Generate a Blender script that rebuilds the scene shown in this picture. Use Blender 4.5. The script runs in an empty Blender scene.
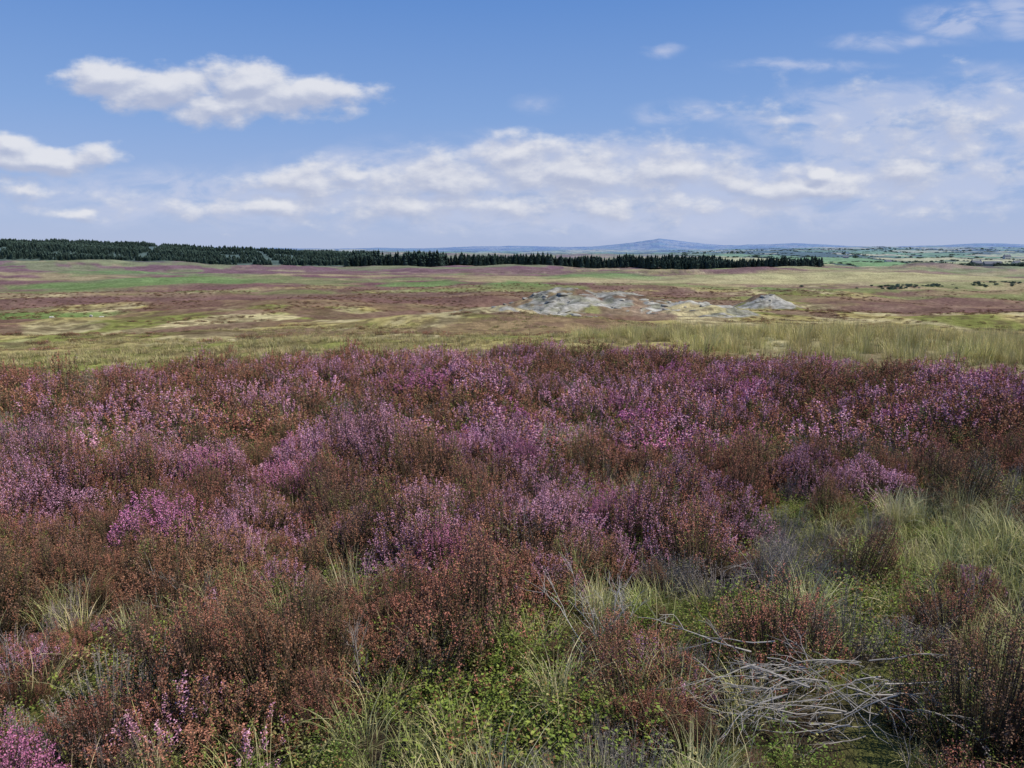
import bpy, math, random
import numpy as np
from mathutils import Vector
random.seed(4); rng=np.random.default_rng(11)
scene=bpy.context.scene
RAD=math.radians

# ------------------------------------------------------------ noise
def _h(ix,iy,s):
    n=(ix.astype(np.int64)*374761393+iy.astype(np.int64)*668265263+s*974634777)&0xffffffff
    n=((n^(n>>13))*1274126177)&0xffffffff
    n=(n^(n>>16))&0xffffffff
    return n/4294967295.0
def vn(x,y,s=0):
    x=np.asarray(x,float);y=np.asarray(y,float)
    ix=np.floor(x);iy=np.floor(y);fx=x-ix;fy=y-iy
    fx=fx*fx*(3-2*fx);fy=fy*fy*(3-2*fy)
    a=_h(ix,iy,s);b=_h(ix+1,iy,s);c=_h(ix,iy+1,s);d=_h(ix+1,iy+1,s)
    return (a*(1-fx)+b*fx)*(1-fy)+(c*(1-fx)+d*fx)*fy
def fbm(x,y,s=0,o=4):
    t=0;a=.5;w=0
    for i in range(o):
        t=t+a*vn(x*2**i+i*17.3,y*2**i-i*9.1,s+i);w+=a;a*=.5
    return t/w
def sst(a,b,x):
    t=np.clip((x-a)/(b-a),0,1);return t*t*(3-2*t)

# ------------------------------------------------------------ terrain height
_pr=np.array([.3,10,17,25,35,60,100,150,200,300,500,900,1500,3000,6000,15000.])
_pz=np.array([0,-.45,-.85,-1.5,-2.35,-4.8,-8.5,-12.,-14.5,-17.5,-19.5,-20,-20,-19,-18,-18.])
_lr=np.linspace(np.log(.3),np.log(15000),1200)
_lz=np.interp(_lr,np.log(_pr),_pz)
_k=np.hanning(41);_k/=_k.sum()
_lz=np.convolve(np.pad(_lz,20,mode='edge'),_k,mode='valid')
def mound(x,y):
    m=(6.2*np.exp(-(np.abs((x-20)/20.)**2.6)-((y-212)/25.)**2)+2.6*np.exp(-((x+4)/15.)**2-((y-162)/22.)**2)
            +2.5*np.exp(-((x-47)/11.)**2-((y-190)/15.)**2)+4.6*np.exp(-((x-86)/8.)**2-((y-262)/12.)**2))
    return m
def H(x,y):
    x=np.asarray(x,float);y=np.asarray(y,float)
    r=np.hypot(x,y)+1e-6
    z=np.interp(np.log(np.maximum(r,.3)),_lr,_lz)
    z=z+.22*(fbm(x/1.1,y/1.1,3,3)-.5)*sst(200,60,r)+.35*(fbm(x/5,y/5,5,2)-.5)*sst(2,7,r)
    calm=1-np.exp(-((x-25)/60.)**2-((y-190)/70.)**2)
    z=z+7.5*(fbm(x/60,y/42,8,3)-.5)*sst(45,140,r)*(.15+.85*calm)+.8*(fbm(x/7,y/7,28,3)-.5)*sst(30,70,r)
    z=z+17.0*(fbm(x/230,y/150,9,3)-.5)*sst(260,900,r)*sst(.1,.9,calm)
    z=z+.60*np.exp(-((x-17)/13.)**2-((y-34)/9.)**2)
    m=mound(x,y);rm=sst(.3,1.4,m)
    z=z+m*(1+.4*(fbm(x/12,y/12,12,2)-.5))+1.15*rm*(np.abs(fbm(x/9,y/7,13,3)-.5)*3-.35)+.65*rm*(fbm(x/2.4,y/2.6,14,3)-.5)
    t=np.where(y>1,x/np.maximum(y,1),np.sign(x)*2)
    t=np.clip(t,-1.1,2)
    amp=np.interp(t,[-1.1,-.66,-.53,-.4,-.27,-.1,.15,.4],[38,37,32,21,15,9,4,0])
    z=z+amp*sst(600,1950,r)*sst(4200,2300,r)
    z=z+16*sst(1500,4300,r)*sst(.1,.4,t)*sst(8500,6500,r)+7*(fbm(x/600,y/600,47,2)-.5)*sst(1300,2400,r)*sst(.1,.3,t)
    # far hills
    hz=56+50*(fbm(t*7,t*0+2.2,31,4)-.5)
    pk=92*np.clip(1-np.abs(t-.187)/.085,0,1)**1.3+28*np.exp(-((t-.20)/.12)**2)
    pk=pk+34*np.exp(-((t-.36)/.06)**2)+30*np.exp(-((t-.62)/.08)**2)
    z=z+(hz+pk)*np.exp(-((r-10000)/1500.)**2)
    z=z+(17+3*sst(.2,.5,t)+24*(fbm(t*9,t*0+7.7,41,3)-.5))*np.exp(-((r-5200)/900.)**2)
    z=z+(4+8*(fbm(t*12,t*0+3.1,43,3)-.5))*np.exp(-((r-3000)/450.)**2)
    return z

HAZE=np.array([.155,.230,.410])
def hazed(c,r):  # aerial haze painted into the base colour, stronger with distance from the origin
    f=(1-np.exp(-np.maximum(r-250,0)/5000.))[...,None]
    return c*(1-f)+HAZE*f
def mix(a,b,f):
    f=f[...,None];return a*(1-f)+np.asarray(b)*f
def ell(x,y,cx,cy,rx,ry,soft=.35,s=50):
    d=np.hypot((x-cx)/rx,(y-cy)/ry)+(fbm(x/(rx*.5),y/(ry*.5),s,3)-.5)*1.1
    return sst(1+soft,1-soft,d)
def TCOL(x,y):
    r=np.hypot(x,y)
    n1=fbm(x/3,y/3,61,4);n2=fbm(x/16,y/22,62,4);n3=fbm(x/70,y/60,63,4);n4=fbm(x/260,y/90,64,5)
    c=np.zeros(x.shape+(3,))+np.array([.345,.285,.115])
    c=mix(c,[.20,.205,.062],sst(.50,.62,n2))
    c=mix(c,[.45,.38,.21],sst(.49,.63,fbm(x/11,y/30,66,4))*.8)
    c=mix(c,[.12,.085,.05],sst(.50,.60,n1)*.65)
    br=sst(.44,.51,n3)*sst(130,240,r)*.75
    c=mix(c,[.185,.105,.082],br)
    c=mix(c,[.15,.085,.068],sst(.49,.54,fbm(x/26,y/34,167,4))*sst(60,130,r)*.75)
    far=sst(330,470,r+90*(n3-.5))*sst(1300,900,r)*np.where(x<60,1,.45)
    c=mix(c,[.155,.077,.073],far*(.6+.4*sst(.4,.55,n4)))
    c=mix(c,[.31,.26,.12],sst(.53,.58,fbm(x/120,y/40,71,4))*sst(330,480,r)*.75)
    c=mix(c,[.17,.20,.065],sst(.56,.60,fbm(x/90,y/35,72,4))*sst(200,420,r)*.7)
    c=mix(c,[.15,.085,.072],ell(x,y,165,255,62,32)*.9)
    c=mix(c,[.15,.085,.072],ell(x,y,-120,300,95,26)*.85)
    c=mix(c,[.15,.09,.072],ell(x,y,-60,350,70,20)*.8)
    c=mix(c,[.14,.09,.062],ell(x,y,-40,100,40,9)*.6)
    for g in [(-228,505,66,85),(-54,490,26,38),(6,480,20,60),(-150,222,42,12),(70,640,60,50),(-330,700,60,40),(230,420,120,14)]:
        c=mix(c,[.125,.195,.055],ell(x,y,*g)*.85)
    c=mix(c,[.38,.34,.16],ell(x,y,230,580,190,75)*.8)
    c=mix(c,[.23,.26,.085],ell(x,y,330,760,160,60)*.8)
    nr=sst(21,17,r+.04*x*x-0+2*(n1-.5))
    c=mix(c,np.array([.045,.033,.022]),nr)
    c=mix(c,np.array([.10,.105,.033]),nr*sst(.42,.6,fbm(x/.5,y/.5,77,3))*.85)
    # lichen-grey slabs of the outcrop, split by dark joints and turf
    m=mound(x,y)
    rk=sst(.55,.8,m+.9*(fbm(x/8,y/11,81,4)-.5))
    turf=sst(.53,.58,fbm(x/8,y/8,82,4))
    joint=sst(.05,.0,np.abs(fbm(x/7,y/5,85,3)-.5))
    rockc=np.array([.335,.318,.272])*(.55+.85*fbm(x/2.4,y/2.6,83,4))[...,None]
    rockc=mix(rockc,[.17,.17,.10],sst(.5,.65,fbm(x/3.5,y/3.5,88,3))*.6)
    rockc=mix(rockc,[.09,.085,.065],joint*.85)
    rk2=rk*(1-turf*.92)
    c=c*(1-rk2[...,None])+rockc*rk2[...,None]
    a=.35;xr=x*math.cos(a)+y*math.sin(a);yr=-x*math.sin(a)+y*math.cos(a)
    xr=xr+60*(fbm(x/400,y/400,90,2)-.5);cx=np.floor(xr/210);cy=np.floor(yr/340)
    hv=_h(cx,cy,5);hv2=_h(cx,cy,8)
    fc=mix(np.zeros(x.shape+(3,))+np.array([.16,.26,.07]),[.42,.39,.18],sst(.35,.7,hv))
    fc=mix(fc,[.06,.09,.035],sst(.72,.76,hv2))
    edge=np.minimum(np.abs(xr/210-np.round(xr/210))*210,np.abs(yr/340-np.round(yr/340))*340)
    fc=mix(fc,[.05,.07,.03],sst(16,9,edge))
    fm=sst(900,1250,r)*sst(.1,.3,np.where(y>1,x/np.maximum(y,1),-1))
    fm=np.maximum(fm,sst(2300,2700,r))
    c=c*(1-fm[...,None])+fc*fm[...,None]
    t=np.where(y>1,x/np.maximum(y,1),-2)
    fl=sst(1010,1060,r+80*(n3-.5))*sst(2400,2200,r)*sst(-.19,-.22,t)
    c=mix(c,[.06,.085,.035],fl)
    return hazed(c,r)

# ------------------------------------------------------------ mesh helper
def build(name,parts,mat,link=True,smooth=False):
    Vs=[];L=[];cnt=[];C=[];o=0
    for V,F,K in parts:
        Vs.append(V);C.append(np.broadcast_to(K,(len(V),3)));L.append((F+o).ravel());cnt.append(np.full(len(F),F.shape[1]));o+=len(V)
    V=np.concatenate(Vs).astype(np.float32);C=np.concatenate(C);L=np.concatenate(L).astype(np.int32);cnt=np.concatenate(cnt).astype(np.int32)
    me=bpy.data.meshes.new(name)
    me.vertices.add(len(V));me.vertices.foreach_set('co',V.ravel())
    me.loops.add(len(L));me.loops.foreach_set('vertex_index',L)
    me.polygons.add(len(cnt));st=np.concatenate([[0],np.cumsum(cnt)[:-1]]).astype(np.int32)
    me.polygons.foreach_set('loop_start',st);me.polygons.foreach_set('loop_total',cnt)
    if smooth: me.polygons.foreach_set('use_smooth',np.ones(len(cnt),bool))
    me.update(calc_edges=True)
    at=me.attributes.new('Col','FLOAT_COLOR','POINT')
    c4=np.ones((len(V),4),np.float32);c4[:,:3]=C
    at.data.foreach_set('color',c4.ravel())
    me.materials.append(mat)
    ob=bpy.data.objects.new(name,me)
    if link: scene.collection.objects.link(ob)
    return ob

# ------------------------------------------------------------ materials
def newmat(name):
    m=bpy.data.materials.new(name);m.use_nodes=True;nt=m.node_tree;nt.nodes.clear();return m,nt
def plantmat(name,trans=.25,var=.35,hue=.03):
    m,nt=newmat(name);N=nt.nodes;K=nt.links
    out=N.new('ShaderNodeOutputMaterial');at=N.new('ShaderNodeAttribute');at.attribute_name='Col'
    oi=N.new('ShaderNodeObjectInfo')
    hs=N.new('ShaderNodeHueSaturation')
    mr=N.new('ShaderNodeMapRange');mr.inputs['To Min'].default_value=1-var;mr.inputs['To Max'].default_value=1+var
    K.new(oi.outputs['Random'],mr.inputs['Value']);K.new(mr.outputs[0],hs.inputs['Value'])
    mu=N.new('ShaderNodeMath');mu.operation='MULTIPLY';mu.inputs[1].default_value=7.31
    fr=N.new('ShaderNodeMath');fr.operation='FRACT'
    m2=N.new('ShaderNodeMapRange');m2.inputs['To Min'].default_value=.5-hue;m2.inputs['To Max'].default_value=.5+hue
    K.new(oi.outputs['Random'],mu.inputs[0]);K.new(mu.outputs[0],fr.inputs[0]);K.new(fr.outputs[0],m2.inputs['Value']);K.new(m2.outputs[0],hs.inputs['Hue'])
    K.new(at.outputs['Color'],hs.inputs['Color'])
    d=N.new('ShaderNodeBsdfDiffuse');K.new(hs.outputs[0],d.inputs['Color'])
    if trans>0:
        t=N.new('ShaderNodeBsdfTranslucent');K.new(hs.outputs[0],t.inputs['Color'])
        mx=N.new('ShaderNodeMixShader');mx.inputs[0].default_value=trans
        K.new(d.outputs[0],mx.inputs[1]);K.new(t.outputs[0],mx.inputs[2]);K.new(mx.outputs[0],out.inputs[0])
    else: K.new(d.outputs[0],out.inputs[0])
    return m
M_heath=plantmat('heather_foliage',0,.28,.012)
M_leaf=plantmat('leaf_foliage',.25,.25,.015)
M_grass=plantmat('grass_blades',.2,.25,.02)
M_wood=plantmat('weathered_twigs',0,.2,.01)
M_con=plantmat('conifer_needles',0,.35,.02)
M_rock=plantmat('limestone',0,.2,.01)

m,nt=newmat('moorland_ground');N=nt.nodes;K=nt.links
out=N.new('ShaderNodeOutputMaterial');at=N.new('ShaderNodeAttribute');at.attribute_name='Col'
geo=N.new('ShaderNodeNewGeometry')
def nz(scale,det=6,ro=.6):
    n=N.new('ShaderNodeTexNoise');n.inputs['Scale'].default_value=scale;n.inputs['Detail'].default_value=det;n.inputs['Roughness'].default_value=ro
    K.new(geo.outputs['Position'],n.inputs['Vector']);return n
prev=None
for sc,lo,hi in [(.06,.72,1.28),(.7,.6,1.4),(9,.7,1.3)]:
    n=nz(sc,4);mr=N.new('ShaderNodeMapRange');mr.inputs['From Min'].default_value=.3;mr.inputs['From Max'].default_value=.7
    mr.inputs['To Min'].default_value=lo;mr.inputs['To Max'].default_value=hi;K.new(n.outputs[0],mr.inputs['Value'])
    if prev is None: prev=mr.outputs[0]
    else:
        mm=N.new('ShaderNodeMath');mm.operation='MULTIPLY';K.new(prev,mm.inputs[0]);K.new(mr.outputs[0],mm.inputs[1]);prev=mm.outputs[0]
sc=N.new('ShaderNodeVectorMath');sc.operation='SCALE';K.new(at.outputs['Color'],sc.inputs[0]);K.new(prev,sc.inputs['Scale'])
b=N.new('ShaderNodeBump');b.inputs['Strength'].default_value=.8;b.inputs['Distance'].default_value=.35
K.new(nz(2.2,6,.65).outputs[0],b.inputs['Height'])
d=N.new('ShaderNodeBsdfDiffuse');K.new(sc.outputs[0],d.inputs['Color']);K.new(b.outputs[0],d.inputs['Normal']);K.new(d.outputs[0],out.inputs[0])
M_ground=m

# ------------------------------------------------------------ terrain sheet
rr=np.concatenate([np.geomspace(.4,80,210,endpoint=False),np.geomspace(80,330,260,endpoint=False),np.geomspace(330,15000,230)])
az=np.concatenate([np.arange(-42,42,.12),np.arange(42,318,2.)])
az=np.radians(az);na=len(az);nrr=len(rr)
A,R=np.meshgrid(az,rr)
X=R*np.sin(A);Y=R*np.cos(A);Z=H(X,Y)
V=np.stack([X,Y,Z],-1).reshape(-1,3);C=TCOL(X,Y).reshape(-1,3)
ii=np.arange(nrr-1)[:,None]*na;jj=np.arange(na)[None,:];j2=(jj+1)%na
F=np.stack([ii+jj,ii+j2,ii+na+j2,ii+na+jj],-1).reshape(-1,4)[:,::-1]
V=np.vstack([V,[0,0,float(H(0.,0.))]]);C=np.vstack([C,C[0]])
F3=np.stack([np.full(na,len(V)-1),(np.arange(na)+1)%na,np.arange(na)],-1)
n0=len(V)
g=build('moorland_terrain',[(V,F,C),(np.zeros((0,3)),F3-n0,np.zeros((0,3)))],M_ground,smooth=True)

# ------------------------------------------------------------ plant generators
def norm(v): return v/(np.linalg.norm(v,axis=-1,keepdims=True)+1e-9)
def rdir(n): return norm(rng.normal(size=(n,3)))
def diamonds(P,A,B,ln,wd):
    v0=P;v1=P+A*ln[:,None]*.45+B*wd[:,None]*.5;v2=P+A*ln[:,None];v3=P+A*ln[:,None]*.45-B*wd[:,None]*.5
    V=np.stack([v0,v1,v2,v3],1).reshape(-1,3)
    return V,np.arange(len(V)).reshape(-1,4)
def strip(pts,side,w):
    n,k,_=pts.shape
    a=pts+side[:,None]*w[...,None]*.5;b=pts-side[:,None]*w[...,None]*.5
    V=np.stack([a,b],2).reshape(-1,3)
    base=(np.arange(n)*k*2)[:,None]+np.arange(k-1)[None]*2
    F=np.stack([base,base+1,base+3,base+2],-1).reshape(-1,4)
    return V,F
def heather(kind,S=420,K=42,rad=.28,hh=.30,lf=.84):
    th=rng.uniform(0,2*np.pi,S);q=np.sqrt(rng.uniform(0,1,S))
    ox,oy=rng.uniform(0,50,2);ls=int(rng.integers(99))
    lump=.50+1.0*vn(np.cos(th)*q*3.0+ox,np.sin(th)*q*3.0+oy,ls)
    rl=rad*(.72+.55*vn(np.cos(th)*1.5+oy,np.sin(th)*1.5+ox,ls+3))
    tip=np.stack([np.cos(th)*q*rl,np.sin(th)*q*rl,hh*(1-.88*q**2.8)*lump*rng.uniform(.92,1.05,S)],-1)
    root=np.stack([np.cos(th)*q*rad*.3,np.sin(th)*q*rad*.3,np.full(S,-.05)],-1)
    ctrl=(root+tip)/2+np.stack([np.cos(th)*q*.05,np.sin(th)*q*.05,-.02*np.ones(S)],-1)+rng.normal(0,.016,(S,3))
    def bez(t): 
        t=t[...,None];return root[:,None]*(1-t)**2+2*ctrl[:,None]*t*(1-t)+tip[:,None]*t*t
    t=rng.beta(2.2,.85,(S,K))*.7+.3
    P=bez(t);D=norm(tip-ctrl)[:,None]*np.ones((1,K,1))
    P=P+rng.normal(0,1,(S,K,3))*(.0032+.014*np.clip(.9-t,0,1)[...,None])
    Rd=rdir(S*K).reshape(S,K,3)
    Ax=norm(Rd+D*.6);Bx=norm(np.cross(Ax,rdir(S*K).reshape(S,K,3)))
    ln=rng.uniform(.005,.009,(S,K))*lf;wd=rng.uniform(.0035,.0058,(S,K))*lf
    u=rng.uniform(0,1,(S,K,1));cl=vn(tip[:,0]*9+ox,tip[:,1]*9+oy,7)
    sp=np.clip(rng.uniform(0,1,S)*.5+.5*(cl*1.5-.25),0,.999)[:,None,None]
    L=lambda a,b:np.array(a)*(1-u)+np.array(b)*u
    pink=L([.42,.175,.265],[.72,.41,.51]);mag=L([.42,.12,.25],[.66,.28,.43])
    rust=L([.26,.105,.064],[.44,.215,.138]);brn=L([.16,.09,.06],[.28,.17,.12])
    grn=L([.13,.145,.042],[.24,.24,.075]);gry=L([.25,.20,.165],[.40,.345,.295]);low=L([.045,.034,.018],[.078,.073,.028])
    if kind=='pink': top=np.where(sp<.58,pink,np.where(sp<.84,rust,grn))
    elif kind=='mag': top=np.where(sp<.8,mag,rust)
    elif kind=='mix': top=np.where(sp<.32,pink*.92,np.where(sp<.70,rust,np.where(sp<.85,grn,brn)))
    elif kind=='rust': top=np.where(sp<.62,rust,np.where(sp<.82,brn,grn))
    elif kind=='brown': top=np.where(sp<.3,rust,np.where(sp<.66,brn,np.where(sp<.85,grn,gry)))
    else: top=np.where(sp<.75,gry,brn)
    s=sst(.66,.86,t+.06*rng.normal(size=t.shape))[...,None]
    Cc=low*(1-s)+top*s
    if kind=='grey': Cc=top*.9
    keep=np.ones((S,K),bool)
    if kind=='grey': keep=rng.uniform(size=(S,K))<.5
    P,Ax,Bx,ln,wd,Cc=P[keep],Ax[keep],Bx[keep],ln[keep],wd[keep],Cc[keep]
    if kind=='grey': wd=wd*.45;ln=ln*1.9
    Vv,Ff=diamonds(P,Ax,Bx,ln,wd)
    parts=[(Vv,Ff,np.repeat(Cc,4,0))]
    tt=np.tile(np.linspace(0,1,4),(S,1));pp=bez(tt)
    sd=norm(np.cross(norm(tip-root),rdir(S)))
    wv=np.tile([.004,.003,.0022,.001],(S,1))
    sc=np.array([.36,.31,.27]) if kind=='grey' else np.array([.10,.07,.05])
    v,f=strip(pp,sd,wv);parts.append((v,f,sc))
    if kind=='grey':
        sd2=norm(np.cross(sd,norm(tip-root)));v,f=strip(pp,sd2,wv);parts.append((v,f,sc*.9))
    return parts
def bilberry(S=36,K=20):
    th=rng.uniform(0,2*np.pi,S);q=np.sqrt(rng.uniform(0,1,S))
    root=np.stack([np.cos(th)*q*.1,np.sin(th)*q*.1,-.03*np.ones(S)],-1)
    tip=np.stack([np.cos(th)*q*.2,np.sin(th)*q*.2,rng.uniform(.04,.17,S)],-1)
    t=rng.uniform(.25,1,(S,K));P=root[:,None]*(1-t[...,None])+tip[:,None]*t[...,None]+rng.normal(0,.013,(S,K,3))
    Ax=rdir(S*K).reshape(S,K,3);Ax[...,2]=np.abs(Ax[...,2])*.5;Ax=norm(Ax)
    Bx=norm(np.cross(Ax,np.array([0,0,1.])+rng.normal(0,.45,(S,K,3))))
    u=rng.uniform(0,1,(S,K,1));c=np.array([.12,.17,.030])*(1-u)+np.array([.27,.33,.075])*u
    rd=rng.uniform(0,1,(S,1,1));c=np.where(rd<.12,np.array([.32,.16,.08])*(.6+.6*u),c)
    c=np.where((rd>.80),np.array([.36,.32,.13])*(.6+.6*u),c)
    v,f=diamonds(P.reshape(-1,3),Ax.reshape(-1,3),Bx.reshape(-1,3),rng.uniform(.008,.017,S*K),rng.uniform(.005,.010,S*K))
    parts=[(v,f,np.repeat(c.reshape(-1,3),4,0))]
    pts=np.stack([root,(root+tip)/2+rng.normal(0,.005,(S,3)),tip],1)
    v,f=strip(pts,rdir(S),np.tile([.003,.0022,.0012],(S,1)));parts.append((v,f,np.array([.12,.12,.05])))
    return parts
def grass(B=90,hlo=.12,hhi=.36,lean=.8,wid=.0036,rad=.10,cols=((.20,.235,.06),(.38,.39,.13),(.60,.53,.28)),straw=.36,k=6):
    th=rng.uniform(0,2*np.pi,B);q=np.sqrt(rng.uniform(0,1,B))
    root=np.stack([np.cos(th)*q*rad,np.sin(th)*q*rad,-.03*np.ones(B)],-1)
    az=th+rng.normal(0,.8,B);ln=rng.uniform(hlo,hhi,B);le=np.abs(rng.normal(lean,.35,B))*(.4+.8*q)
    t=np.linspace(0,1,k)[None]
    ang=le[:,None]*t**1.3*1.4
    ds=ln[:,None]/(k-1)
    hx=np.cumsum(np.sin(ang)*ds,1)-np.sin(ang[:,:1])*ds;hz=np.cumsum(np.cos(ang)*ds,1)-np.cos(ang[:,:1])*ds
    P=root[:,None]+np.stack([hx*np.cos(az)[:,None],hx*np.sin(az)[:,None],hz],-1)
    sd=np.stack([-np.sin(az),np.cos(az),rng.normal(0,.4,B)],-1);sd=norm(sd)
    w=wid*rng.uniform(.6,1.2,(B,1))*np.clip(1.15-t**2.2*1.05,.1,1)
    v,f=strip(P,sd,w)
    u=rng.uniform(0,1,(B,1,1));isS=rng.uniform(0,1,(B,1,1))<straw
    tt=t[...,None]
    c0,c1,c2=map(np.array,cols)
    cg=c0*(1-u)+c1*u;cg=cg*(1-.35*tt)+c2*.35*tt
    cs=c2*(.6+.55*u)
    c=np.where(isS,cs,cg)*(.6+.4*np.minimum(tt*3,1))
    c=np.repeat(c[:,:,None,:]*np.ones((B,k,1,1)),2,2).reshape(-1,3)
    return [(v,f,c)]

def coll(name,objs):
    c=bpy.data.collections.new(name)
    for o in objs: c.objects.link(o)
    return c
def instancer(name,c,P,yaw,scl,idx,tilt=.08):
    n=len(P);me=bpy.data.meshes.new(name);me.vertices.add(n);me.vertices.foreach_set('co',np.asarray(P,np.float32).ravel())
    rot=np.stack([rng.normal(0,tilt,n),rng.normal(0,tilt,n),yaw],-1).astype(np.float32)
    a=me.attributes.new('rot','FLOAT_VECTOR','POINT');a.data.foreach_set('vector',rot.ravel())
    s=np.asarray(scl,np.float32)
    if s.ndim==1: s=np.stack([s,s,s],-1)
    a=me.attributes.new('scl','FLOAT_VECTOR','POINT');a.data.foreach_set('vector',np.ascontiguousarray(s,dtype=np.float32).ravel())
    a=me.attributes.new('idx','INT','POINT');a.data.foreach_set('value',np.asarray(idx,np.int32))
    ob=bpy.data.objects.new(name,me);scene.collection.objects.link(ob)
    ng=bpy.data.node_groups.new(name+'_scatter','GeometryNodeTree')
    ng.interface.new_socket('Geometry',in_out='INPUT',socket_type='NodeSocketGeometry')
    ng.interface.new_socket('Geometry',in_out='OUTPUT',socket_type='NodeSocketGeometry')
    N=ng.nodes;K=ng.links
    gi=N.new('NodeGroupInput');go=N.new('NodeGroupOutput')
    ci=N.new('GeometryNodeCollectionInfo');ci.inputs['Collection'].default_value=c
    ci.inputs['Separate Children'].default_value=True;ci.inputs['Reset Children'].default_value=True
    ip=N.new('GeometryNodeInstanceOnPoints');ip.inputs['Pick Instance'].default_value=True
    def na(nm,ty):
        x=N.new('GeometryNodeInputNamedAttribute');x.data_type=ty;x.inputs['Name'].default_value=nm;return x.outputs['Attribute']
    K.new(gi.outputs[0],ip.inputs['Points']);K.new(ci.outputs[0],ip.inputs['Instance'])
    K.new(na('idx','INT'),ip.inputs['Instance Index']);K.new(na('rot','FLOAT_VECTOR'),ip.inputs['Rotation']);K.new(na('scl','FLOAT_VECTOR'),ip.inputs['Scale'])
    K.new(ip.outputs[0],go.inputs[0])
    md=ob.modifiers.new('scatter','NODES');md.node_group=ng
    return ob
def variants(base,fn,n,mat):
    return [build(f'{base}_{chr(97+i)}',fn(i),mat,link=False) for i in range(n)]
# variants 0-4 fine plants for close by, 5-9 simpler ones for farther off
def hv(kinds):
    return lambda i:heather(kinds[i%5]) if i<5 else heather(kinds[i%5],S=120,K=26,lf=1.7)
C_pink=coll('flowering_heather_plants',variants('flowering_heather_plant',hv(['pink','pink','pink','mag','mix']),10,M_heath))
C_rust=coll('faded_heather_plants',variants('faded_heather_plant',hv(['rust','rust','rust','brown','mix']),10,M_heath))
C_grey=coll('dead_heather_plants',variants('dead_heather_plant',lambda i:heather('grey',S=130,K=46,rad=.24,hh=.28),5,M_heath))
C_bil=coll('bilberry_plants',variants('bilberry_plant',lambda i:bilberry(),5,M_leaf))
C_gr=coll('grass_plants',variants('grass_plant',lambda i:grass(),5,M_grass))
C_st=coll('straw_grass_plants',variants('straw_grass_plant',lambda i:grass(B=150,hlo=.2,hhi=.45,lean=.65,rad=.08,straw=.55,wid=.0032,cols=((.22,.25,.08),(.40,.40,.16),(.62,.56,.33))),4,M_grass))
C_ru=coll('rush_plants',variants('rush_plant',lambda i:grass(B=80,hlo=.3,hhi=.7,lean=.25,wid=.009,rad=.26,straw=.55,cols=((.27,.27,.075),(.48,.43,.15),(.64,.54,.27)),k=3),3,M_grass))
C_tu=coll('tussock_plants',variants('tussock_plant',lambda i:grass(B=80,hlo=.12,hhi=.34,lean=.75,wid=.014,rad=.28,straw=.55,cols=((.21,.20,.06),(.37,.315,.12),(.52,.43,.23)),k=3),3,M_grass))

# ------------------------------------------------------------ foreground layout (world metres)
def blob(x,y,L):
    s=0
    for cx,cy,rx,ry,a in L: s=s+a*np.exp(-((x-cx)/rx)**2-((y-cy)/ry)**2)
    return s
B_p=[(-3.4,5.6,1.0,.7,1.1),(-2.1,5,.35,.4,1.3),(-.35,5,.3,.35,1.3),(.06,6,.5,.6,.9),(.5,5,.45,.45,1.6),(1.2,5,.45,.4,1.6),(-.5,4.4,.25,.25,1.2),(2.7,6.4,.4,.4,1.4),
     (2,9.3,1.6,1.,.9),(-1.2,7.5,1.2,.6,.9),(0,12,3,2,.5),(-3.6,4.2,.5,.4,.6),(.6,2.8,.5,.5,-2.0),(1.9,2.5,.6,.6,-1.5),(2.4,4,.9,.8,-.8),(-1.5,3.2,.4,.35,-1.2),(-1.7,2.2,.33,.4,2.8)]
B_r=[(.45,2.75,.22,.18,2.3),(.87,2.62,.2,.16,2.1),(-1.1,3.3,.32,.25,1.9),(-.5,3.6,.25,.2,1.6),(-1.35,2.85,.3,.25,2.0),(-2.5,4,.8,.6,.7),(2.0,2.4,.5,.45,.8),(.6,4.0,.5,.25,1.0),
     (-3,8,2,1,.35),(3.5,7,1.5,1,.35),(-.3,3.9,.3,.2,.8),(1.7,2.2,.3,.2,1.0),(2.5,5.5,.5,.4,.6)]
B_g=[(1.55,4.5,.5,.6,1.6),(-2.3,3.2,.4,.35,1.0),(-1.6,4.3,.6,.35,.9),(1.9,3.3,.6,.35,1.0),(-.37,2.35,.12,.11,2.4),(2.3,5.6,1,.4,.9),(3.8,5.6,1,.5,.8)]
B_b=[(-.15,2.65,.5,.45,1.0),(.12,3.25,.4,.3,1.0),(-.95,2.2,.4,.3,1.0),(1.3,2.1,.6,.3,.8),(-.7,4.2,.5,.2,.6),(1.1,3.6,.4,.3,.7),(0,3.8,.5,.25,.6),(1.0,5.9,.7,.3,.7)]
B_a=[(-.8,2.1,.6,.45,1.2),(2.9,4.6,.75,.8,1.6),(-1.6,3.75,.5,.22,1.0),(2.6,3.2,.5,.4,1.0),(-.25,2.7,.65,.5,.9),(1.5,3.9,.4,.18,.5),(-.9,5.6,.5,.2,.7)]
B_s=[(.55,1.95,.55,.36,1.8),(-.3,1.85,.7,.3,1.3),(3.3,5.2,.5,.4,.8),(.95,2.2,.25,.15,.7),(-1.5,3.6,.4,.18,.6),(1.9,2.9,.3,.2,.6)]
def cand(y0,y1,sp,jit=.5):
    xs=np.arange(-.78*y1-2.5,.78*y1+2.5,sp);ys=np.arange(y0,y1,sp)
    x,y=np.meshgrid(xs,ys);x[1::2]+=sp*.5
    x=x.ravel()+rng.uniform(-jit,jit,x.size)*sp;y=y.ravel()+rng.uniform(-jit,jit,y.size)*sp
    k=np.abs(x)<.74*y+1.9
    return x[k],y[k]
def greenz(x,y): return blob(x,y,B_b)+blob(x,y,B_a)+blob(x,y,B_s)
def gapf(x,y): return sst(.06,.02,np.abs(fbm(x/1.5,y/1.1,909,3)-.5))*sst(10,6.5,y)
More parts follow.
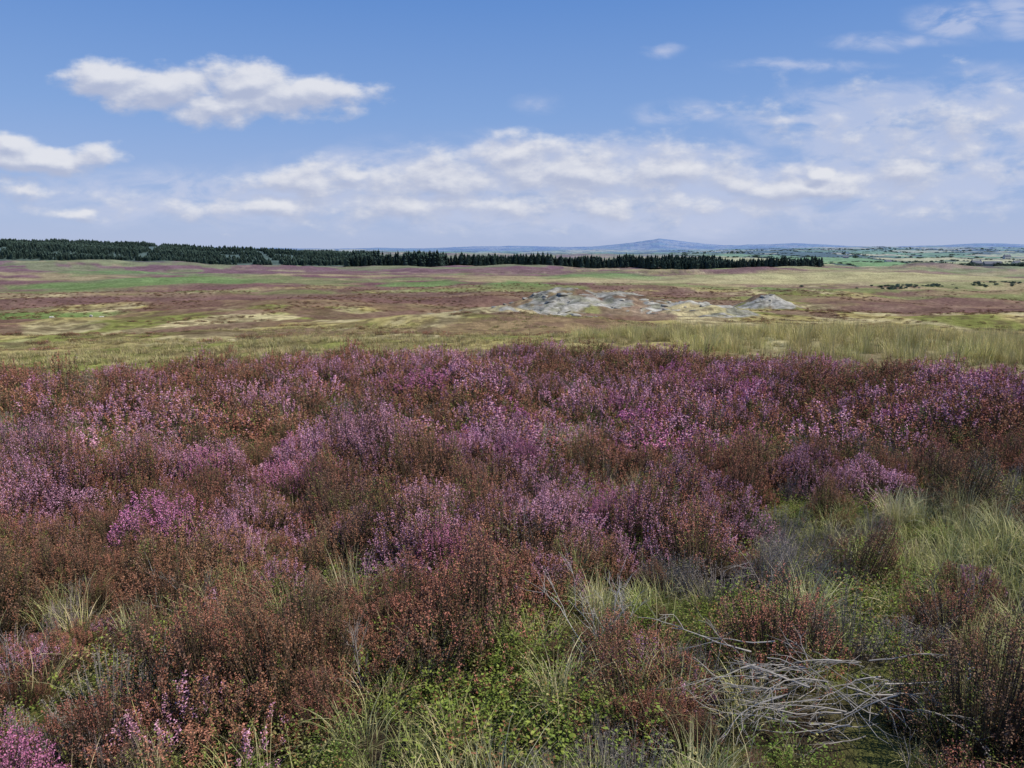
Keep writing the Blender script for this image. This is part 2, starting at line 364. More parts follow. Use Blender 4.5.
inclear=lambda x,y:(np.hypot((x-1.12)/.50,(y-2.85)/.32)<1)
# bushes
xa,ya=cand(1.3,7,.34,.38);xb,yb=cand(7,20,.45,.42)
x=np.concatenate([xa,xb]);y=np.concatenate([ya,yb])
edge=17.8-.036*x*x+3.0*(fbm(x/2.2,y/2.2,201,3)-.5)
k=(y<edge)&~((np.hypot(x,y-.2)<1.5));x=x[k];y=y[k];n=len(x);far=y>7
nearf=sst(7.5,5,y)
sc_=[.32+2.6*(fbm(x/.8,y/.8,301)-.5)+blob(x,y,B_p)-.14*nearf,
     .46+2.6*(fbm(x/.8,y/.8,311)-.5)+blob(x,y,B_r),
     .12+2.4*(fbm(x/.8,y/.8,321)-.5)+blob(x,y,B_g),
     -.22+.38*nearf+2.2*(fbm(x/.7,y/.7,331)-.5)+1.15*greenz(x,y)+.85*gapf(x,y)]
S=np.stack(sc_)+rng.gumbel(0,.14,(4,n))
sp=S.argmax(0);z=H(x,y);hum=.70+.65*fbm(x/.7,y/.7,401,2)
clear=inclear(x,y)
def place(name,c,k,nv,s0,s1,weights=None,lod=False):
    k=k&~clear;n=k.sum()
    idx=rng.choice(nv,n,p=weights)
    s=rng.uniform(s0,s1,n)*hum[k];f=far[k]
    if lod and name=='flowering_heather': idx=np.where((x[k]<-1.2)&(y[k]<2.8),3,idx)
    wid=np.where(f,1.15,1.05)
    if lod: idx=np.where(f,idx+5,idx)
    P=np.stack([x[k],y[k],z[k]-.02],-1)
    return instancer(name,c,P,rng.uniform(0,6.28,n),np.stack([s*wid*rng.uniform(.85,1.25,n),s*wid*rng.uniform(.85,1.25,n),s*rng.uniform(.85,1.15,n)],-1),idx,.12)
place('flowering_heather',C_pink,sp==0,5,.9,1.45,[.27,.27,.16,.10,.20],True)
place('faded_heather',C_rust,sp==1,5,.85,1.4,[.22,.2,.18,.2,.2],True)
place('dead_heather',C_grey,sp==2,5,.75,1.15)
# ground cover between and in front of the bushes
x,y=cand(1.15,9,.16);k=(~inclear(x,y))|(rng.uniform(size=len(x))<.4);x,y=x[k],y[k]
n=len(x);g_=greenz(x,y)+.8*gapf(x,y)
k=rng.uniform(size=n)<.32+.68*sst(.15,.6,g_);x,y,g_=x[k],y[k],g_[k];n=len(x);far=y>70;clear=np.zeros(n,bool)
S=np.stack([.36+2.2*(fbm(x/.6,y/.6,331)-.5)+blob(x,y,B_b),.28+2.2*(fbm(x/.6,y/.6,341)-.5)+blob(x,y,B_a),-.16+2.2*(fbm(x/.5,y/.5,351)-.5)+blob(x,y,B_s),
            .10+2.4*(fbm(x/.5,y/.5,361)-.5),.12+2.4*(fbm(x/.45,y/.45,371)-.5)])+rng.gumbel(0,.25,(5,n))
sp=S.argmax(0);z=H(x,y)+.02;hum=.6+.7*fbm(x/.5,y/.5,402,2)
place('bilberry_shrub',C_bil,sp==0,5,.8,1.2)
place('green_grass',C_gr,sp==1,5,.5,.92)
place('straw_grass',C_st,sp==2,4,.5,.85)
place('dead_heather_sprigs',C_grey,sp==3,5,.4,.7)
place('young_heather',C_rust,sp==4,5,.35,.6)
def extra(name,c,nv,n,s0,s1,keepf,y0,y1,tl=.15):
    yy=np.sqrt(rng.uniform(y0*y0,y1*y1,n));xx=rng.uniform(-1,1,n)*(.76*yy+1.2)
    kk=keepf(xx,yy);xx,yy=xx[kk],yy[kk];s=rng.uniform(s0,s1,len(xx))
    instancer(name,c,np.stack([xx,yy,H(xx,yy)],-1),rng.uniform(0,6.28,len(xx)),s,rng.integers(0,nv,len(xx)),tl)
extra('grass_between_heather',C_gr,5,700,.6,1.0,lambda a,b:fbm(a/.9,b/.9,777,3)>.54,6,14)
extra('stray_grass',coll('stray_grass_plants',variants('stray_grass_plant',lambda i:grass(B=9,hlo=.22,hhi=.45,rad=.08,wid=.0026,straw=.7),3,M_grass)),3,560,.7,1.1,lambda a,b:rng.uniform(size=len(a))<1.2-b*.12,1.2,9)

# mid-distance grass, tussocks and rushes
def field(y0,y1,dens,power=1):
    n=int(.5*(y1*y1-y0*y0)*1.44*dens)
    r=np.sqrt(rng.uniform(y0*y0,y1*y1,n));a=rng.uniform(-.72,.72,n)
    return r*np.sin(a),r*np.cos(a)
xs,ys=field(12,45,3.0);e=17.8-.036*xs*xs+3.0*(fbm(xs/2.2,ys/2.2,201,3)-.5)
k=(ys>e-.4);rush=(xs>3.0+4*(fbm(xs/4,ys/4,88,2)-.3))&(ys>20)&(fbm(xs/3,ys/3,89,3)>.38)
k1=k&~rush&(fbm(xs/2.5,ys/2.5,189,3)>.42)
instancer('tussock_grass',C_tu,np.stack([xs[k1],ys[k1],H(xs[k1],ys[k1])],-1),rng.uniform(0,6.28,k1.sum()),rng.uniform(.35,.9,k1.sum()),rng.integers(0,3,k1.sum()))
k2=k&rush
instancer('rushes',C_ru,np.stack([xs[k2],ys[k2],H(xs[k2],ys[k2])],-1),rng.uniform(0,6.28,k2.sum()),rng.uniform(.5,1.2,k2.sum())*(.6+.8*fbm(xs[k2]/2,ys[k2]/2,190,2)),rng.integers(0,3,k2.sum()))
xs,ys=field(45,130,.5);k=fbm(xs/9,ys/9,91,3)>.47;xs,ys=xs[k],ys[k]
instancer('rough_pasture',C_tu,np.stack([xs,ys,H(xs,ys)],-1),rng.uniform(0,6.28,len(xs)),rng.uniform(.8,1.5,len(xs)),rng.integers(0,3,len(xs)))
xs,ys=field(50,450,.08);rs=np.hypot(xs,ys);k=(fbm(xs/28,ys/28,92,4)>.48)&(mound(xs,ys)<.5)&(rng.uniform(size=len(xs))<np.clip(260/rs,0,1));xs,ys=xs[k],ys[k]
instancer('moor_heather_clumps',C_rust,np.stack([xs,ys,H(xs,ys)],-1),rng.uniform(0,6.28,len(xs)),np.stack([rng.uniform(1.6,4.5,len(xs)),rng.uniform(1.6,4.5,len(xs)),rng.uniform(.6,1.5,len(xs))],-1),rng.integers(5,10,len(xs)))

# ------------------------------------------------------------ twigs
def tube(pts,rad,sides=5):
    pts=np.asarray(pts,float);n=len(pts);T=norm(np.gradient(pts,axis=0))
    up=norm(np.cross(T[0],[.3,.7,.2]));V=[]
    for i in range(n):
        a=norm(up-T[i]*np.dot(up,T[i]));b=np.cross(T[i],a)
        for s in range(sides):
            q=2*math.pi*s/sides;V.append(pts[i]+(a*math.cos(q)+b*math.sin(q))*rad[i])
    F=[(i*sides+s,i*sides+(s+1)%sides,(i+1)*sides+(s+1)%sides,(i+1)*sides+s) for i in range(n-1) for s in range(sides)]
    return np.array(V),np.array(F)
def branch(p,d,L,r,depth,parts,col,grav=0,wig=.25):
    n=8;pts=[np.array(p,float)];d=norm(np.array(d,float))
    for i in range(n-1):
        d=norm(d+rng.normal(0,wig,3)*.5+np.array([0,0,grav]))
        q=pts[-1]+d*L/(n-1)
        gz=float(H(q[0],q[1]))+.02
        if q[2]<gz: q[2]=gz;d[2]=abs(d[2])*.3
        pts.append(q)
    v,f=tube(pts,np.linspace(r,r*.35,n));parts.append((v,f,np.array(col)*rng.uniform(.5,1.15)))
    if depth>0:
        for j in range(rng.integers(2,5)):
            i=rng.integers(2,n-1);dd=norm(norm(pts[i]-pts[i-1])+rng.normal(0,.45,3))
            branch(pts[i],dd,L*rng.uniform(.4,.65),r*.55,depth-1,parts,col,grav,wig)
parts=[]
for i in range(60):
    sx=rng.uniform(-.2,.42);sy=rng.uniform(-.2,.2);px=1.15+sx;py=2.9+sy
    p=(px,py,float(H(px,py))+rng.uniform(.05,.24))
    ang=math.pi+rng.normal(-.12,.4) if i%4 else rng.normal(0,.5)
    branch(p,(math.cos(ang),math.sin(ang)*.5,rng.normal(.0,.1)),rng.uniform(.15,.36),rng.uniform(.0018,.0042),2,parts,(.33,.295,.26),-.03,.24)
build('fallen_heather_branches',parts,M_wood)
def twigs(name,cx,cy,nn,hh,col,spread=.35):
    parts=[]
    for i in range(nn):
        px=cx+rng.normal(0,.03);py=cy+rng.normal(0,.03)
        branch((px,py,float(H(px,py))),(rng.normal(0,spread),rng.normal(0,spread),1),hh*rng.uniform(.7,1.1),.003,2,parts,col,.01,.22)
    return build(name,parts,M_wood)
twigs('bare_heather_twigs',.46,3.35,8,.42,(.48,.44,.39))
twigs('bare_heather_twigs',-.62,3.1,4,.28,(.36,.31,.27))
twigs('bare_heather_twigs',1.5,4.2,9,.36,(.34,.30,.27),.5)
twigs('bare_heather_twigs',-1.75,3.9,6,.34,(.30,.26,.23),.5)
twigs('bare_heather_twigs',1.45,2.45,6,.24,(.30,.27,.24),.7)
twigs('bare_heather_twigs',-2.2,3.1,5,.30,(.30,.26,.24),.5)
twigs('bare_heather_twigs',.1,4.6,5,.36,(.34,.30,.27),.4)
twigs('bare_heather_twigs',2.2,3.7,6,.34,(.32,.28,.25),.6)

# ------------------------------------------------------------ loose rocks of the outcrop
def rock():
    import bmesh
    bm=bmesh.new();bmesh.ops.create_icosphere(bm,subdivisions=3,radius=1)
    V=np.array([v.co[:] for v in bm.verts]);F=np.array([[v.index for v in f.verts] for f in bm.faces]);bm.free()
    for _ in range(9):
        d=rdir(1)[0];h=rng.uniform(.45,.8);q=V@d;V=V-np.outer(np.maximum(q-h,0),d)
    V=V*np.array([1.6,1.2,.45])*(1+.12*(rng.uniform(size=(len(V),1))-.5))
    c=np.array([.33,.315,.27])*(.55+.55*vn(V[:,0]*3,V[:,1]*3+V[:,2]*4,5))[:,None]
    return [(V,F,c)]
C_rk=coll('limestone_rocks',variants('limestone_rock',lambda i:rock(),4,M_rock))
n=3400;xs=rng.uniform(-30,110,n);ys=rng.uniform(125,285,n);mm=mound(xs,ys)+1.0*(fbm(xs/7,ys/10,81,4)-.5)
k=(mm>.9)&(fbm(xs/6,ys/9,84,3)>.51);xs,ys=xs[k],ys[k];s=rng.uniform(.2,1.1,len(xs))**1.7
instancer('rock_outcrop',C_rk,np.stack([xs,ys,H(xs,ys)-.08],-1),rng.uniform(0,6.28,len(xs)),s,rng.integers(0,4,len(xs)),.15)

# ------------------------------------------------------------ conifers
def conifer(lo,hi,rmax=.21,haze=.12):
    parts=[];tiers=10
    for t in range(tiers):
        q=t/(tiers-1);zb=.08+q*.80;zt=zb+.17;rr_=rmax*(1-q)**.8+.018;m=11
        a=np.arange(m)/m*2*np.pi+rng.uniform(0,1);rv=rr_*rng.uniform(.55,1.2,m)
        ring=np.stack([np.cos(a)*rv,np.sin(a)*rv,zb+rng.uniform(-.025,.025,m)],-1)
        V=np.vstack([ring,[[0,0,min(zt,1.0)]],[[0,0,zb+.03]]])
        F=np.array([(i,(i+1)%m,m) for i in range(m)]+[((i+1)%m,i,m+1) for i in range(m)])
        u=rng.uniform(0,1,(len(V),1));C=np.array(lo)*(1-u)+np.array(hi)*u
        C=C*(1-haze)+HAZE*haze*.8  # set share of aerial haze painted into the needle colour
        parts.append((V,F,C))
    v,f=tube([(0,0,-.03),(0,0,.5),(0,0,.95)],[.016,.01,.003]);parts.append((v,f,np.array([.08,.06,.045])))
    return parts
C_c1=coll('spruce_trees',variants('spruce_tree',lambda i:conifer((.028,.048,.022),(.058,.086,.038),haze=.13),4,M_con))
C_c2=coll('young_spruce_trees',variants('young_spruce_tree',lambda i:conifer((.055,.09,.036),(.10,.14,.052),haze=.2),3,M_con))
xs=np.arange(-205,352,4.4);ys=np.arange(0,100,5.2);XX,YY=np.meshgrid(xs,ys);XX=XX.ravel()+rng.normal(0,1.6,XX.size);YY=YY.ravel()+rng.normal(0,1.6,YY.size)
dep=YY.copy()
YY=YY+975-.22*(XX+60)*(XX>-60)+14*np.sin(XX/70.)+16*(fbm(XX/60,XX*0,5,2)-.5)
k=(fbm(XX/16,dep/26,501,3)>.31)&~((dep>45)&(fbm(XX/25,XX*0,7,2)>.62))&~((XX>-88)&(XX<-66)&(fbm(XX/9,dep/9,77,2)>.45))
XX,YY=XX[k],YY[k];hgt=rng.uniform(10.5,16.5,len(XX))*(.62+.75*fbm(XX/24,YY/24,502,3))*np.interp(XX,[-205,-95,-60,20,352],[1.32,1.26,.96,1.0,.78])
instancer('spruce_plantation',C_c1,np.stack([XX,YY,H(XX,YY)],-1),rng.uniform(0,6.28,len(XX)),np.stack([hgt*1.35,hgt*1.35,hgt],-1),rng.integers(0,4,len(XX)),.02)
n=24000;t=rng.uniform(-.86,-.17,n);rq=np.sqrt(rng.uniform(1030**2,2150**2,n));yy=rq/np.sqrt(1+t*t);xx=t*yy
n3=fbm(xx/70,yy/60,63,4);ride=np.abs(((xx*.9+yy*.35)/170)%1-.5)>.03
k=(rq>1060-80*(n3-.5))&(fbm(xx/90,yy/70,511,3)>.34)&ride
xx,yy=xx[k],yy[k];hh=rng.uniform(5,9,len(xx))*(.65+.6*fbm(xx/120,yy/120,512,2))
instancer('young_conifer_forest',C_c2,np.stack([xx,yy,H(xx,yy)],-1),rng.uniform(0,6.28,len(xx)),np.stack([hh*1.8,hh*1.8,hh],-1),rng.integers(0,3,len(xx)),.02)
def lone(px,py,h):
    o=build('spruce_tree',conifer((.02,.034,.018),(.04,.06,.03),haze=.08),M_con);o.location=(px,py,float(H(px,py)));o.scale=(h,h,h)
lone(-256,1000,16);lone(-247,1005,9);lone(-190,960,11)

def broadleaf(haze=.2):
    n=380;c=rdir(n)*rng.uniform(.5,1,(n,1))**.5
    lob=rdir(7)*.25;c=c*np.array([.33,.33,.3])+lob[rng.integers(0,7,n)]*np.array([1,1,.7])+np.array([0,0,.55])
    A=rdir(n);B=norm(np.cross(A,rdir(n)));v,f=diamonds(c,A,B,rng.uniform(.09,.18,n),rng.uniform(.08,.14,n))
    u=rng.uniform(0,1,(n,1));C=(np.array([.055,.08,.028])*(1-u)+np.array([.10,.14,.045])*u)*(1-haze)+HAZE*haze*.8  # leaf colour carries painted aerial haze, same for every tree
    parts=[(v,f,np.repeat(C,4,0))];v,f=tube([(0,0,-.03),(0.01,0,.3),(0,.01,.7)],[.035,.025,.01]);parts.append((v,f,np.array([.09,.07,.05])))
    for _ in range(4):
        d=rdir(1)[0]*.3;v,f=tube([(0,0,.3),(d[0]*.5,d[1]*.5,.5),(d[0],d[1],.72)],[.015,.01,.004]);parts.append((v,f,np.array([.09,.07,.05])))
    return parts
C_bl=coll('broadleaf_trees',variants('broadleaf_tree',lambda i:broadleaf(),4,M_con))
px=[];py=[]
a=.35
for i in range(-25,50):
    for j in range(0,18):
        x0=i*210.;y0=j*340.
        for (dx,dy,nn) in [(210,0,34),(0,340,54)]:
            if rng.uniform()<.3: continue
            q=rng.uniform(0,1,nn);xr=x0+dx*q+rng.normal(0,1.5,nn);yr=y0+dy*q+rng.normal(0,1.5,nn)
            px.append(xr*math.cos(a)-yr*math.sin(a));py.append(xr*math.sin(a)+yr*math.cos(a))
px=np.concatenate(px);py=np.concatenate(py);r_=np.hypot(px,py);t=px/np.maximum(py,1)
k=(r_>1050)&(r_<4800)&(t>.2)&(t<.85)&(py>10);px,py=px[k],py[k]
hx=rng.uniform(1.5,3.4,len(px))*np.where(rng.uniform(size=len(px))<.06,2.0,1)
instancer('hedgerow_trees',C_bl,np.stack([px,py,H(px,py)-.5],-1),rng.uniform(0,6.28,len(px)),np.stack([hx*2,hx*2,hx],-1),rng.integers(0,4,len(px)),.02)
n=420;sx=np.concatenate([rng.uniform(150,420,260),rng.normal(575,32,90),rng.normal(700,70,70)]);sy=np.concatenate([470+25*np.sin(sx[:260]/40)+rng.normal(0,7,260),rng.normal(985,12,90),rng.normal(1090,20,70)])
k=fbm(sx/25,sy/25,601,2)>.46;sx,sy=sx[k],sy[k];hx=np.where(sy<600,rng.uniform(.7,1.7,len(sx)),rng.uniform(4,8,len(sx)))
instancer('scrub_and_farm_trees',C_bl,np.stack([sx,sy,H(sx,sy)-.3],-1),rng.uniform(0,6.28,len(sx)),np.stack([hx*1.6,hx*1.6,hx],-1),rng.integers(0,4,len(sx)),.02)

# ------------------------------------------------------------ farm buildings
def flat(name,col):
    m,nt=newmat(name);N=nt.nodes;K=nt.links;o=N.new('ShaderNodeOutputMaterial');d=N.new('ShaderNodeBsdfDiffuse')
    nn=N.new('ShaderNodeTexNoise');nn.inputs['Scale'].default_value=3;mr=N.new('ShaderNodeMapRange');mr.inputs['To Min'].default_value=.7;mr.inputs['To Max'].default_value=1.3
    K.new(nn.outputs[0],mr.inputs['Value']);v=N.new('ShaderNodeVectorMath');v.operation='SCALE';v.inputs[0].default_value=col;K.new(mr.outputs[0],v.inputs['Scale'])
    K.new(v.outputs[0],d.inputs['Color']);K.new(d.outputs[0],o.inputs[0]);return m
M_wall=flat('whitewashed_stone',(.50,.49,.46));M_stone=flat('grey_stone',(.22,.215,.21));M_slate=flat('slate_roof',(.11,.12,.15));M_glass=flat('dark_window',(.03,.035,.04))
def box(cx,cy,cz,sx,sy,sz):
    V=np.array([(cx+a*sx/2,cy+b*sy/2,cz+c*sz/2) for a in(-1,1) for b in(-1,1) for c in(-1,1)])
    return V,np.array([(0,1,3,2),(4,6,7,5),(0,4,5,1),(2,3,7,6),(0,2,6,4),(1,5,7,3)])
def house(name,px,py,L,W,h,rh,yaw,wall,windows=True):
    e=bpy.data.objects.new(name,None);scene.collection.objects.link(e);e.location=(px,py,float(H(px,py))-.3);e.rotation_euler=(0,0,yaw)
    l,w=L/2,W/2
    V=np.array([(-l,-w,0),(l,-w,0),(l,w,0),(-l,w,0),(-l,-w,h),(l,-w,h),(l,w,h),(-l,w,h),(-l,0,h+rh),(l,0,h+rh)],float)
    o=build('walls',[(V,np.array([(0,1,5,4),(2,3,7,6)]),np.ones(3)),(V,np.array([(1,2,6,9,5),(3,0,4,8,7)]),np.ones(3))],wall);o.parent=e
    ov=.4;k=rh/w
    R=np.array([(-l-ov,-w-ov,h-ov*k+.1),(l+ov,-w-ov,h-ov*k+.1),(l+ov,0,h+rh+.1),(-l-ov,0,h+rh+.1),(l+ov,w+ov,h-ov*k+.1),(-l-ov,w+ov,h-ov*k+.1)])
    R2=R+np.array([0,0,.18]);VV=np.vstack([R,R2])
    F=np.array([(0,1,2,3),(3,2,4,5),(6,7,8,9),(9,8,10,11),(0,1,7,6),(5,4,10,11),(0,3,9,6),(3,5,11,9),(1,2,8,7),(2,4,10,8)])
    o=build('roof',[(VV,F,np.ones(3))],M_slate);o.parent=e
    if windows:
        P=[]
        for sx in (-l*.6,0,l*.6):
            for zz in (h*.28,h*.72):
                P.append(box(sx,-w-.02,zz,1.0,.1,1.1)+(np.ones(3),))
        o=build('windows',[p for p in P],M_glass);o.parent=e
        o=build('chimneys',[box(-l+.5,0,h+rh+.5,.8,1,1.6)+(np.ones(3),),box(l-.5,0,h+rh+.5,.8,1,1.6)+(np.ones(3),)],wall);o.parent=e
house('farmhouse',566,955,13,7,5.5,3,.2,M_stone)
house('stone_barn',590,962,20,9,4.5,3,-.1,M_stone,False)
house('farmhouse',760,1180,12,7,5.5,3,.3,M_wall)
house('farmhouse',1010,1600,13,7,5.5,3,.1,M_wall)
house('farmhouse',830,1950,13,7,5.5,3,-.3,M_wall)
house('farmhouse',720,1500,14,7,5.5,3,.4,M_wall)

# ------------------------------------------------------------ sheep
M_wool=flat('sheep_wool',(.52,.49,.43))
def sheep(px,py,yaw,graze=True):
    hd=.28 if graze else .82
    v=[(0,0,.62),(.28,0,.63),(.48,0,.66),(-.28,0,.63),(-.46,0,.66),
       (.62,0,.58 if graze else .80),(.74,0,hd+.08),(.84,0,hd-.04),
       (.34,.12,.42),(.36,.12,.2),(.36,.12,.02),(.34,-.12,.42),(.36,-.12,.2),(.36,-.12,.02),
       (-.36,.12,.45),(-.44,.12,.24),(-.40,.12,.02),(-.36,-.12,.45),(-.44,-.12,.24),(-.40,-.12,.02),(-.58,0,.56),
       (.68,.12,hd+.16),(.68,-.12,hd+.16)]
    e=[(0,1),(1,2),(0,3),(3,4),(2,5),(5,6),(6,7),(1,8),(8,9),(9,10),(1,11),(11,12),(12,13),(3,14),(14,15),(15,16),(3,17),(17,18),(18,19),(4,20),(6,21),(6,22)]
    rad=[.25,.26,.2,.26,.2,.12,.09,.05,.08,.035,.03,.08,.035,.03,.1,.04,.03,.1,.04,.03,.04,.02,.02]
    me=bpy.data.meshes.new('sheep');me.from_pydata(v,e,[]);me.materials.append(M_wool)
    o=bpy.data.objects.new('sheep',me);scene.collection.objects.link(o)
    md=o.modifiers.new('skin','SKIN')
    if not me.skin_vertices: 
        bpy.context.view_layer.objects.active=o
        bpy.ops.mesh.customdata_skin_add()
    for i,sv in enumerate(me.skin_vertices[0].data): sv.radius=(rad[i],rad[i]);sv.use_root=(i==0)
    sb=o.modifiers.new('sub','SUBSURF');sb.levels=1;sb.render_levels=2
    o.location=(px,py,float(H(px,py)));o.rotation_euler=(0,0,yaw)
for a_ in [(-104,196,.3,True),(-112,206,2.6,True),(-128,215,.4,True)]:
    sheep(*a_)

# ------------------------------------------------------------ sky
SUN_EL=49;SUN_AZ=104
w=bpy.data.worlds.new('World');scene.world=w;w.use_nodes=True;nt=w.node_tree;N=nt.nodes;K=nt.links;N.clear()
try: w.cycles.sampling_method='NONE'
except Exception as ex: print(ex)
grp=bpy.data.node_groups.new('cloud_field','ShaderNodeTree')
grp.interface.new_socket('P',in_out='INPUT',socket_type='NodeSocketVector')
grp.interface.new_socket('D',in_out='OUTPUT',socket_type='NodeSocketFloat')
grp.interface.new_socket('W',in_out='OUTPUT',socket_type='NodeSocketFloat')
def mth(T,op,a,b=None,c=None):
    n=T.nodes.new('ShaderNodeMath');n.operation=op
    for i,v in enumerate((a,b,c)):
        if v is None: continue
        if isinstance(v,(int,float)): n.inputs[i].default_value=v
        else: T.links.new(v,n.inputs[i])
    return n.outputs[0]
def vm(T,op,a,b=None,s=None):
    n=T.nodes.new('ShaderNodeVectorMath');n.operation=op
    for i,v in enumerate((a,b)):
        if v is None: continue
        if isinstance(v,(tuple,list)): n.inputs[i].default_value=v
        else: T.links.new(v,n.inputs[i])
    if s is not None: n.inputs['Scale'].default_value=s
    return n.outputs['Value'] if op=='LENGTH' else n.outputs[0]
def noise(T,v,sc,det,ro,out=0,dist=0):
    n=T.nodes.new('ShaderNodeTexNoise');n.inputs['Scale'].default_value=sc;n.inputs['Detail'].default_value=det;n.inputs['Roughness'].default_value=ro;n.inputs['Distortion'].default_value=dist
    T.links.new(v,n.inputs['Vector']);return n.outputs[out]
gi=grp.nodes.new('NodeGroupInput');go=grp.nodes.new('NodeGroupOutput');P=gi.outputs[0]
Ps=vm(grp,'MULTIPLY',P,(1,1.9,1))
wr=noise(grp,Ps,14,3,.5,1)
wr=vm(grp,'SCALE',vm(grp,'SUBTRACT',wr,(.5,.5,.5)),None,.03)
Pw=vm(grp,'ADD',P,wr)
def field_of(lst,T=grp):
    cur=None
    for (cx,cy,rx,ry,wt) in lst:
        d=vm(T,'LENGTH',vm(T,'MULTIPLY',vm(T,'SUBTRACT',Pw,(cx,cy,0)),(1/rx,1/ry,0)))
        v=mth(T,'MULTIPLY',mth(T,'SUBTRACT',1.0,d),wt)
        cur=v if cur is None else mth(T,'MAXIMUM',cur,v)
    return cur
CUM=[(-.500,.208,.066,.026,1.1),(-.43,.193,.090,.033,1.2),(-.365,.174,.080,.024,1.1),(-.325,.205,.060,.034,1.1),(-.262,.187,.105,.028,1.1),
     (-.58,.113,.105,.022,1.2),(-.625,.127,.06,.020,1),(-.545,.043,.045,.011,.9),(-.615,.075,.07,.016,.7),
     (-.264,.085,.12,.024,.8),(-.200,.096,.04,.013,.9),(-.10,.088,.20,.036,.72),(.012,.120,.10,.026,.7),(.075,.098,.28,.044,.75),(.17,.096,.20,.038,.7),
     (.36,.080,.18,.024,.75),(.389,.096,.028,.012,1.1),(.0,.056,.55,.030,.55),(-.28,.055,.24,.02,.55),(.55,.145,.24,.05,.34),(.45,.09,.24,.036,.5)]
WSP=[(.49,.145,.28,.08,1.4),(.62,.17,.20,.065,1.4),(.43,.085,.30,.05,1.5),(.08,.085,.5,.07,1.8),(-.35,.065,.42,.05,1.3),(.10,.05,.55,.045,1.5),(.54,.275,.08,.028,1.3),(.61,.285,.05,.035,1.2),(.47,.25,.11,.013,.9),(.36,.222,.14,.011,.9),
     (.185,.242,.035,.012,.9),(.21,.168,.08,.02,1.0),(.03,.177,.04,.02,.6),(.62,.09,.2,.05,1.4)]
nb=noise(grp,Ps,17,6,.56)
Dc=mth(grp,'ADD',field_of(CUM),mth(grp,'MULTIPLY',mth(grp,'SUBTRACT',nb,.5),1.7))
Pc=vm(grp,'MULTIPLY',P,(1,2.6,1))
rot=grp.nodes.new('ShaderNodeVectorRotate');rot.inputs['Angle'].default_value=-.45;grp.links.new(Pc,rot.inputs['Vector'])
nw=noise(grp,rot.outputs[0],11,6,.6,0,.5)
Dw=mth(grp,'MULTIPLY',mth(grp,'MAXIMUM',field_of(WSP),0),mth(grp,'MULTIPLY',mth(grp,'SUBTRACT',nw,.33),6))
grp.links.new(Dc,go.inputs[0]);grp.links.new(Dw,go.inputs[1])
tc=N.new('ShaderNodeTexCoord')
sx=N.new('ShaderNodeSeparateXYZ');K.new(tc.outputs['Generated'],sx.inputs[0])
yc=mth(nt,'MAXIMUM',sx.outputs[1],.05)
u=mth(nt,'DIVIDE',sx.outputs[0],yc);v=mth(nt,'DIVIDE',sx.outputs[2],yc)
cx=N.new('ShaderNodeCombineXYZ');K.new(u,cx.inputs[0]);K.new(v,cx.inputs[1])
g1=N.new('ShaderNodeGroup');g1.node_tree=grp;K.new(cx.outputs[0],g1.inputs[0])
g2=N.new('ShaderNodeGroup');g2.node_tree=grp;K.new(vm(nt,'ADD',cx.outputs[0],(.006,.011,0)),g2.inputs[0])
def ramp(val,a,b,c=0,d=1,sm=True):
    n=N.new('ShaderNodeMapRange')
    if sm: n.interpolation_type='SMOOTHSTEP'
    n.inputs['From Min'].default_value=a;n.inputs['From Max'].default_value=b;n.inputs['To Min'].default_value=c;n.inputs['To Max'].default_value=d
    K.new(val,n.inputs['Value']);return n.outputs[0]
front=ramp(sx.outputs[1],.05,.2)
al=mth(nt,'MULTIPLY',ramp(g1.outputs[0],-.08,.58,0,.92),front)
alw=mth(nt,'MULTIPLY',ramp(g1.outputs[1],.0,1.2,0,.62),front)
sh=ramp(mth(nt,'SUBTRACT',g1.outputs[0],g2.outputs[0]),-.42,.62)
sky=N.new('ShaderNodeTexSky');sky.sky_type='NISHITA';sky.sun_disc=False;sky.sun_elevation=RAD(SUN_EL);sky.sun_rotation=RAD(SUN_AZ)
sky.altitude=300;sky.air_density=1.0;sky.dust_density=.6;sky.ozone_density=3.0
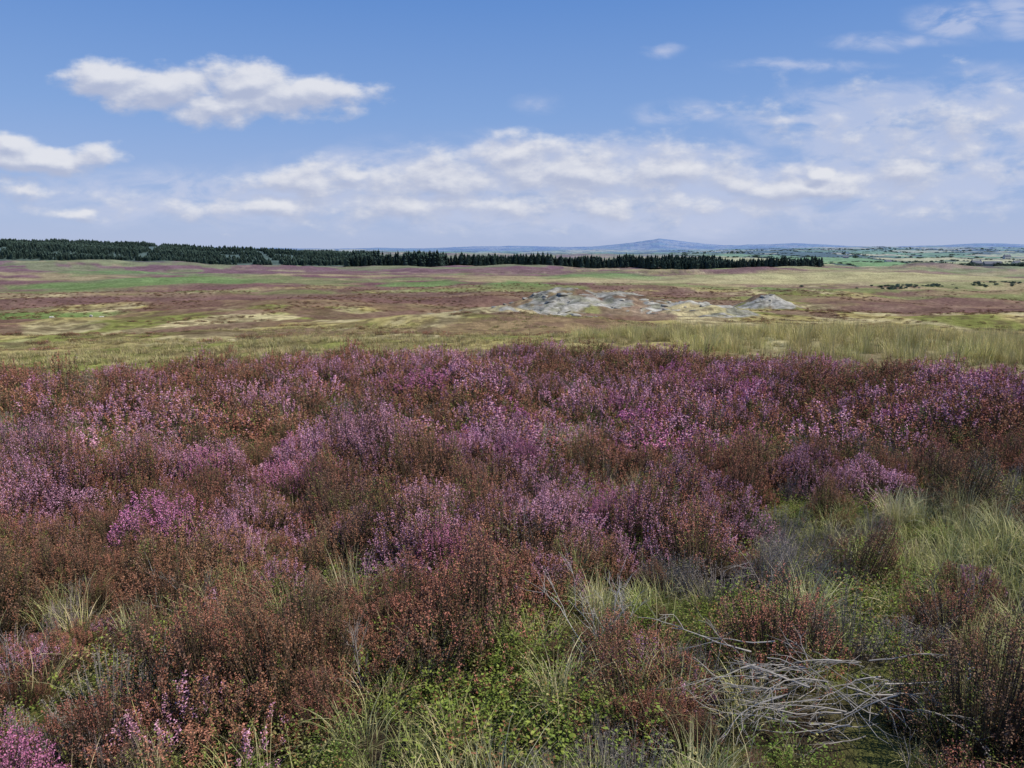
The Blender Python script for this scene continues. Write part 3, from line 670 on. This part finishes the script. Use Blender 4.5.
def mixc(f,a,b):
    n=N.new('ShaderNodeMix');n.data_type='RGBA'
    if isinstance(f,float): n.inputs[0].default_value=f
    else: K.new(f,n.inputs[0])
    for i,q in ((6,a),(7,b)):
        if isinstance(q,tuple): n.inputs[i].default_value=q+(1,)
        else: K.new(q,n.inputs[i])
    return n.outputs[2]
STR=.10
cr=N.new('ShaderNodeValToRGB');K.new(ramp(sx.outputs[2],-.02,.38,0,1,False),cr.inputs[0])
el=cr.color_ramp.elements
el[0].position=0;el[0].color=(.42,.50,.74,1);el[1].position=1;el[1].color=(.085,.225,.60,1)
for p_,c_ in ((.05,(.43,.51,.75,1)),(.22,(.335,.45,.745,1)),(.45,(.22,.375,.72,1)),(.75,(.125,.28,.66,1))):
    e_=el.new(p_);e_.color=c_
grad=vm(nt,'SCALE',cr.outputs[0],None,10.0)
skyc=mixc(.85,sky.outputs[0],grad)
cc=mixc(sh,(4.4,4.9,6.5),(7.8,7.9,8.4))
s1=mixc(alw,skyc,(5.6,6.1,7.8))
s2=mixc(al,s1,cc)
bg=N.new('ShaderNodeBackground');bg.inputs['Strength'].default_value=STR;K.new(s2,bg.inputs['Color'])
wo=N.new('ShaderNodeOutputWorld');K.new(bg.outputs[0],wo.inputs[0])

# ------------------------------------------------------------ sun
sd=Vector((math.sin(RAD(SUN_AZ))*math.cos(RAD(SUN_EL)),math.cos(RAD(SUN_AZ))*math.cos(RAD(SUN_EL)),math.sin(RAD(SUN_EL))))
l=bpy.data.lights.new('sun','SUN');l.energy=5.0;l.angle=RAD(.5);l.color=(1,.94,.83)
lo=bpy.data.objects.new('sun',l);scene.collection.objects.link(lo);lo.rotation_euler=sd.to_track_quat('Z','Y').to_euler();lo.location=(20,-20,40)

# ------------------------------------------------------------ camera
cam=bpy.data.cameras.new('camera');cam.lens=27.2;cam.sensor_width=36;cam.clip_end=40000;cam.clip_start=.05
co=bpy.data.objects.new('camera',cam);scene.collection.objects.link(co);co.location=(0,0,1.65+float(H(0.,0.)));co.rotation_euler=(RAD(90-9.8),0,0)
scene.camera=co
scene.view_settings.view_transform='Standard';scene.view_settings.look='None';scene.view_settings.exposure=0
